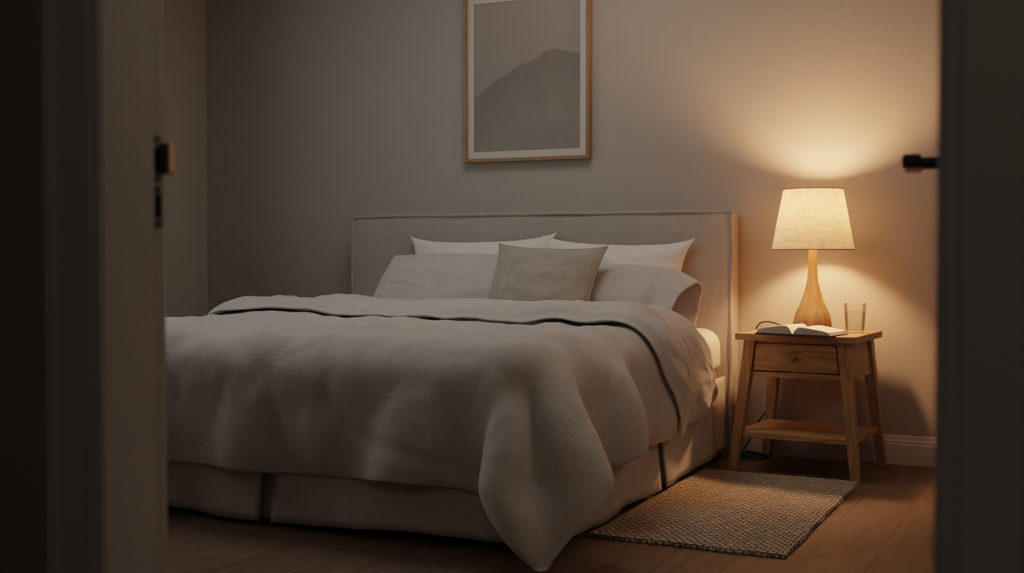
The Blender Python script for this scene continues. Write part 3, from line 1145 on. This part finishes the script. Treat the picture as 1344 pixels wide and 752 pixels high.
for sx in (-1, 1):
    bm = bmesh.new()
    za, zc = zb, TH_ - TT
    vs = []
    for z in (za, zc):
        for (dx, y) in ((-.009, ay0 + .01), (.009, ay0 + .01), (.009, ay1), (-.009, ay1)):
            vs.append(bm.verts.new((sx * lx_at(z) + dx, y, z)))
    bm.faces.new(vs[:4]); bm.faces.new(vs[4:])
    for k in range(4):
        bm.faces.new((vs[k], vs[(k + 1) % 4], vs[4 + (k + 1) % 4], vs[4 + k]))
    bm_obj('side_panel', bm, M_OAKX, NS)
box('back_panel', -lx_at(.45), lx_at(.45), ay1 - .008, ay1 + .008, zb, TH_ - TT, M_OAKX, NS)
box('drawer_gap_shade', -lx_at(.45) + .008, lx_at(.45) - .008, ay0 + .018, ay1 - .01, zb + .012, TH_ - TT - .002, M_HOLE, NS)  # solid near-black block, puts shade into the gaps around the drawer
# drawer front, slightly wider at the bottom like the splay
dr_vs, dr_fs = [], []
dz0, dz1 = zb + .0245, .4985
for z in (dz0, dz1):
    hw = lx_at(z) - .0275
    for (sx, y) in ((-1, ay0 - .008), (1, ay0 - .008), (1, ay0 + .014), (-1, ay0 + .014)):
        dr_vs.append((sx * hw, y, z))
dr_fs = [(3, 2, 1, 0), (4, 5, 6, 7)] + [(k, (k + 1) % 4, 4 + (k + 1) % 4, 4 + k) for k in range(4)]
dr = mesh_obj('drawer', dr_vs, dr_fs, M_OAKX, NS, smooth=False)
md = dr.modifiers.new('bev', 'BEVEL'); md.width = .0015; md.segments = 2
bm = bmesh.new()
add_lathe(bm, [(.005, 0), (.005, .008), (.009, .012), (.012, .017), (.0115, .022), (.007, .0255), (.0015, .0265)], 24)
bmesh.ops.rotate(bm, verts=bm.verts[:], matrix=Matrix.Rotation(R(90), 3, 'X'))
bmesh.ops.translate(bm, verts=bm.verts[:], vec=(0, ay0 - .007, .447))
bm_obj('knob', bm, M_KNOB, dr, smooth=True)
box('shelf', -lx_at(.15) - .006, lx_at(.15) + .006, -TD / 2 + .004, TD / 2 - .024, .135, .158, M_OAKX, NS, .003)

# ------------------------------------------------------------------ table lamp
LX, LY, LZ = -.978, 4.750, TH_
lamp = empty('table_lamp', (LX, LY, LZ))
tag(lamp, 'lit table lamp with tapered wooden base and linen shade on the nightstand', 'lamp')
bm = bmesh.new()
prof = [(.0715, .0), (.0740, .003), (.0750, .012), (.0745, .034), (.0725, .047), (.0665, .071), (.0520, .100), (.0405, .129), (.0290, .166), (.0222, .195), (.0182, .234), (.0165, .275), (.0160, .322), (.0155, .345), (.012, .350)]
add_lathe(bm, prof, 64)
bm_obj('lamp_base', bm, M_OAKL, lamp, smooth=True)
bm = bmesh.new()
add_lathe(bm, [(.009, .349), (.009, .358), (.016, .360), (.016, .392), (.013, .396)], 24)
bm_obj('socket', bm, M_BRASS, lamp, smooth=False)
BZ = .474
bm = bmesh.new()
add_lathe(bm, [(.012, BZ - .036), (.015, BZ - .028), (.032, BZ - .014), (.041, BZ + .004), (.039, BZ + .018), (.028, BZ + .030), (.010, BZ + .036), (.001, BZ + .037)], 28)
bm_obj('bulb', bm, M_BULB, lamp, smooth=True)
Z0, Z1, R0, R1 = .322, .556, .158, .114
seg, nzz = 96, 14
vs, fs, uvs = [], [], []
for k in range(nzz + 1):
    t = k / nzz
    for a in range(seg + 1):
        th = 2 * math.pi * a / seg
        r = R0 + (R1 - R0) * t
        vs.append((r * math.cos(th), r * math.sin(th), Z0 + (Z1 - Z0) * t))
        uvs.append((a / seg, t * .28))
for k in range(nzz):
    for a in range(seg):
        i = k * (seg + 1) + a
        fs.append((i, i + 1, i + seg + 2, i + seg + 1))
shade = mesh_obj('lamp_shade', vs, fs, M_SHADE, lamp, uvs=uvs)
for (r, z) in ((R0, Z0), (R1, Z1)):
    pts = [(r * math.cos(2 * math.pi * k / 72), r * math.sin(2 * math.pi * k / 72), z) for k in range(73)]
    v2, f2 = tube_geo(pts, .0018, 6)
    mesh_obj('shade_rim', v2, f2, M_SHRIM, shade)
bm_v, bm_f = [], []
for k in range(3):
    a = 2 * math.pi * k / 3 + .4
    v2, f2 = tube_geo([(.016 * math.cos(a), .016 * math.sin(a), .362), (.07 * math.cos(a), .07 * math.sin(a), .348), ((R0 - .008) * math.cos(a), (R0 - .008) * math.sin(a), Z0 + .003)], .0013, 6)
    o0 = len(bm_v)
    bm_v += v2
    bm_f += [tuple(i + o0 for i in f) for f in f2]
mesh_obj('shade_carrier', bm_v, bm_f, M_BRASS, shade)

# power cord: from the foot of the lamp, over the rear left edge, down to a loose coil on the floor
def W(p):
    return (p[0] - LX, p[1] - LY, p[2] - LZ)
ctrl = [(-1.04, 4.79, .5405), (-1.08, 4.79, .5405), (-1.115, 4.79, .556), (-1.155, 4.80, .566), (-1.196, 4.835, .562), (-1.222, 4.868, .548),
        (-1.236, 4.884, .52), (-1.232, 4.93, .46), (-1.205, 4.952, .36), (-1.19, 4.952, .27), (-1.20, 4.945, .20), (-1.235, 4.93, .14), (-1.262, 4.90, .07), (-1.285, 4.85, .012), (-1.27, 4.79, .006)]
for k in range(40):
    a = -1.9 + k * .34
    rr = .062 + .018 * math.sin(k * .9)
    ctrl.append((-1.235 + rr * 1.05 * math.cos(a), 4.855 + rr * .75 * math.sin(a), .006 + .0048 * (k // 12) + .002 * abs(math.sin(k))))
ctrl += [(-1.20, 4.92, .01), (-1.23, 4.945, .006), (-1.29, 4.945, .006)]
v2, f2 = tube_geo([W(p) for p in spline(ctrl, 8)], .0032, 8)
mesh_obj('power_cord', v2, f2, M_BLACK, lamp)

# ------------------------------------------------------------------ open book
BK = empty('open_book', (-.982, 4.572, TH_), R(-13))
tag(BK, 'open book with dark cover lying face up on the nightstand in front of the lamp', 'book')
BWID, BDEP = .150, .155
def page_block(sx):
    n, m = 28, 6
    vs, fs, top = [], [], []
    def zt(t):                                          # page surface height over the width
        base = .030 if sx < 0 else .026
        return .005 + base * (1 - (1 - min(1, t / .22)) ** 2.2) * (1 - .62 * max(0, (t - .22) / .78) ** 1.6) if t > 0 else .005
    for j in range(m + 1):
        y = -BDEP / 2 + BDEP * j / m
        for i in range(n + 1):
            t = i / n
            vs.append((sx * (.001 + (BWID - .006) * t - .004 * t * t), y, zt(t) + .0006 * math.sin(t * 9 + j)))
    off = len(vs)
    for j in range(m + 1):
        y = -BDEP / 2 + BDEP * j / m
        for i in range(n + 1):
            t = i / n
            vs.append((sx * (.001 + (BWID - .002) * t), y, .0045))
    w = n + 1
    for j in range(m):
        for i in range(n):
            a = j * w + i
            fs.append((a, a + 1, a + w + 1, a + w)); fs.append((off + a, off + a + w, off + a + w + 1, off + a + 1))
    nt = len(fs)
    for i in range(n):
        a = i; fs.append((a, off + a, off + a + 1, a + 1))
        a = m * w + i; fs.append((a, a + 1, off + a + 1, off + a))
    for j in range(m):
        a = j * w + n; fs.append((a, off + a, off + a + w, a + w))
    o = mesh_obj('pages', vs, fs, M_PAGE, BK, smooth=True)
    o.data.materials.append(M_EDGE)
    for k, p in enumerate(o.data.polygons):
        if k >= nt:
            p.material_index = 1
            p.use_smooth = False
    bm = bmesh.new(); bm.from_mesh(o.data)
    bmesh.ops.recalc_face_normals(bm, faces=bm.faces[:]); bm.to_mesh(o.data); bm.free()
    md = o.modifiers.new('split', 'EDGE_SPLIT'); md.split_angle = R(45)
    return o
page_block(-1); page_block(1)
bm = bmesh.new()
add_box(bm, -BWID - .003, -.004, -BDEP / 2 - .004, BDEP / 2 + .004, .0008, .0040, .0012, 2)
add_box(bm, .004, BWID + .003, -BDEP / 2 - .004, BDEP / 2 + .004, .0008, .0040, .0012, 2)
add_box(bm, -.008, .008, -BDEP / 2 - .004, BDEP / 2 + .004, .0004, .0022, .0006, 1)
bm_obj('book_cover', bm, M_COVER, BK)

# ------------------------------------------------------------------ glass of water
gl = empty('drinking_glass', (-.812, 4.735, TH_))
tag(gl, 'clear tumbler of water standing at the right rear of the nightstand', 'glass')
bm = bmesh.new()
add_lathe(bm, [(.0005, .0005), (.0345, .0005), (.0355, .003), (.0425, .113), (.0420, .1145), (.0410, .113), (.0340, .013), (.0325, .0105), (.0005, .0100)], 64, close_bottom=True, close_top=True)
bm_obj('tumbler', bm, M_GLASS, gl, smooth=True).modifiers.new('s', 'EDGE_SPLIT').split_angle = R(40)
bm = bmesh.new()
add_lathe(bm, [(.0005, .0103), (.0327, .0108), (.0341, .0135), (.0389, .0820), (.0386, .0830), (.0005, .0830)], 64)
bm_obj('water', bm, M_WATER, gl, smooth=True).modifiers.new('s', 'EDGE_SPLIT').split_angle = R(40)

# ------------------------------------------------------------------ rug
def rug():
    x0, x1, y0, y1 = -1.335, -.745, 3.29, 4.478
    nx_, ny_ = 118, 245
    vs, fs = [], []
    for j in range(ny_ + 1):
        for i in range(nx_ + 1):
            u, v = i / nx_, j / ny_
            x = x0 + (x1 - x0) * u; y = y0 + (y1 - y0) * v
            e = min(u * (x1 - x0), (1 - u) * (x1 - x0), v * (y1 - y0), (1 - v) * (y1 - y0))
            z = .0135 * min(1, .45 + e / .010) + .0014 * nz(x * 60, y * 60) + .003 * nz(x * 5, y * 5, 3)
            ed = max(0, 1 - e / .03)
            x += ed * (.0025 * math.sin(y * 2 * math.pi / .0155) * (1 if u > .5 else -1) + .003 * nz(y * 5, 2, u)) * (1 if (u < .06 or u > .94) else 0)
            y += ed * (.002 * math.sin(x * 2 * math.pi / .017) + .004 * nz(x * 5, 7, v)) * (1 if (v < .04 or v > .96) else 0)
            vs.append((x, y, max(z, .003)))
    w = nx_ + 1
    for j in range(ny_):
        for i in range(nx_):
            a = j * w + i
            fs.append((a, a + 1, a + w + 1, a + w))
    rim = [i for i in range(w)] + [j * w + nx_ for j in range(1, ny_ + 1)] + [ny_ * w + i for i in range(nx_ - 1, -1, -1)] + [j * w for j in range(ny_ - 1, 0, -1)]
    base = len(vs)
    for k in rim:
        vs.append((vs[k][0], vs[k][1], .0005))
    n = len(rim)
    for k in range(n):
        fs.append((rim[k], base + k, base + (k + 1) % n, rim[(k + 1) % n]))
    fs.append(tuple(base + k for k in range(n))[::-1])
    return mesh_obj('rug', vs, fs, M_RUG)
tag(rug(), 'rectangular woven jute rug on the floor beside the bed', 'rug')

# ------------------------------------------------------------------ framed print
px0, px1, pz0, pz1 = -2.632, -2.003, 1.262, 2.040
PC = ((px0 + px1) / 2, YB, (pz0 + pz1) / 2)
pic = empty('framed_print', PC)
tag(pic, 'framed misty mountain print with pale mat hanging above the bed', 'picture')
hw, hh = (px1 - px0) / 2, (pz1 - pz0) / 2
fw = .016
bm = bmesh.new()
add_box(bm, -hw, -hw + fw, -.034, -.003, -hh, hh, .0015)
add_box(bm, hw - fw, hw, -.034, -.003, -hh, hh, .0015)
add_box(bm, -hw + fw, hw - fw, -.034, -.003, -hh, -hh + fw, .0015)
add_box(bm, -hw + fw, hw - fw, -.034, -.003, hh - fw, hh, .0015)
bm_obj('frame', bm, M_FRAME, pic)
iw, ih = hw - fw, hh - fw
mw = .032
bm = bmesh.new()
add_box(bm, -iw, -iw + mw, -.020, -.016, -ih, ih)
add_box(bm, iw - mw, iw, -.020, -.016, -ih, ih)
add_box(bm, -iw + mw, iw - mw, -.020, -.016, -ih, -ih + mw)
add_box(bm, -iw + mw, iw - mw, -.020, -.016, ih - mw, ih)
bm_obj('mat_board', bm, M_MAT, pic)
a, b = iw - mw + .003, ih - mw + .003
mesh_obj('print', [(-a, -.0155, -b), (a, -.0155, -b), (a, -.0155, b), (-a, -.0155, b)], [(0, 1, 2, 3)], M_PRINT, pic, smooth=False, uvs=[(0, 0), (1, 0), (1, 1), (0, 1)])
box('backing_board', -iw, iw, -.014, -.004, -ih, ih, M_MAT, pic)

# ------------------------------------------------------------------ curtain at the left wall, beside an assumed window (only its near edge shows past the jamb)
def curtain():
    vs, fs = [], []
    y0, y1 = 4.02, 4.54
    NY, NZ = 90, 30
    for k in range(NZ + 1):
        z = .02 + 2.28 * k / NZ
        fl = (1 - k / NZ)
        for i in range(NY + 1):
            t = i / NY
            y = y0 + (y1 - y0) * t
            x = XL + .085 + .030 * math.sin(t * 2 * math.pi * 7) + .05 * fl ** 2.2
            vs.append((x, y, z))
    w = NY + 1
    for k in range(NZ):
        for i in range(NY):
            a = k * w + i
            fs.append((a, a + 1, a + w + 1, a + w))
    o = mesh_obj('curtain', vs, fs, M_CURT)
    md = o.modifiers.new('t', 'SOLIDIFY'); md.thickness = .004
    return o
cur = curtain()
tag(cur, 'pale curtain hanging at the left wall, only its edge seen past the door jamb', 'curtain')

# ------------------------------------------------------------------ light
def area(name, loc, rot, sx, sy, energy, color, spread=180):
    l = bpy.data.lights.new(name, 'AREA')
    l.shape = 'RECTANGLE'; l.size = sx; l.size_y = sy
    l.energy = energy; l.color = color; l.spread = R(spread)
    o = bpy.data.objects.new(name, l)
    COL.objects.link(o)
    o.location = loc; o.rotation_euler = rot
    return o
# cool fill added for an assumed, unbuilt window in the left wall, and a soft unseen fill added under the ceiling
area('assumed_window_fill', (XL + .03, 3.0, 1.55), (0, R(-90), 0), 1.3, 1.3, 5.2, (.86, .95, 1.0), 160)
area('ceiling_fill', (-1.95, 3.85, H - .03), (0, 0, 0), 1.0, .8, 5.6, (1.0, .96, .90), 165)
area('jamb_fill', (XR - .03, 3.3, 1.7), (0, R(90), 0),  .5, .5, 2.2, (1.0, .84, .66))  # unseen fill added at the right wall to brighten the left jamb
area('hall_fill', (.1, -.9, 2.2), (R(35), 0, 0), .8, .5, 2.1, (1.0, .86, .72))  # unseen fill added behind the camera to lift the hall-side casings

w = bpy.data.worlds.new('night')
S.world = w
w.use_nodes = True
w.node_tree.nodes['Background'].inputs[0].default_value = (.0035, .0033, .003, 1)
w.node_tree.nodes['Background'].inputs[1].default_value = 1.0

# ------------------------------------------------------------------ camera (1344 x 752)
F = 1575.0
cam = bpy.data.cameras.new('camera')
co = bpy.data.objects.new('camera', cam)
COL.objects.link(co)
cam.sensor_width = 36
cam.lens = 36 * F / 1344
cam.clip_start = .02
co.location = (0, 0, .85)
co.rotation_euler = (R(90) - math.atan(46 / F), 0, R(25.7))
cam.dof.use_dof = True
cam.dof.focus_distance = 4.55
cam.dof.aperture_fstop = 4.0
S.camera = co

S.view_settings.view_transform = 'Filmic'
S.view_settings.look = 'None'
S.view_settings.exposure = 0.4
S.cycles.use_denoising = True
S.cycles.max_bounces = 10
S.cycles.diffuse_bounces = 5
S.cycles.transmission_bounces = 8
S.cycles.caustics_reflective = False
S.cycles.sample_clamp_indirect = 4.0
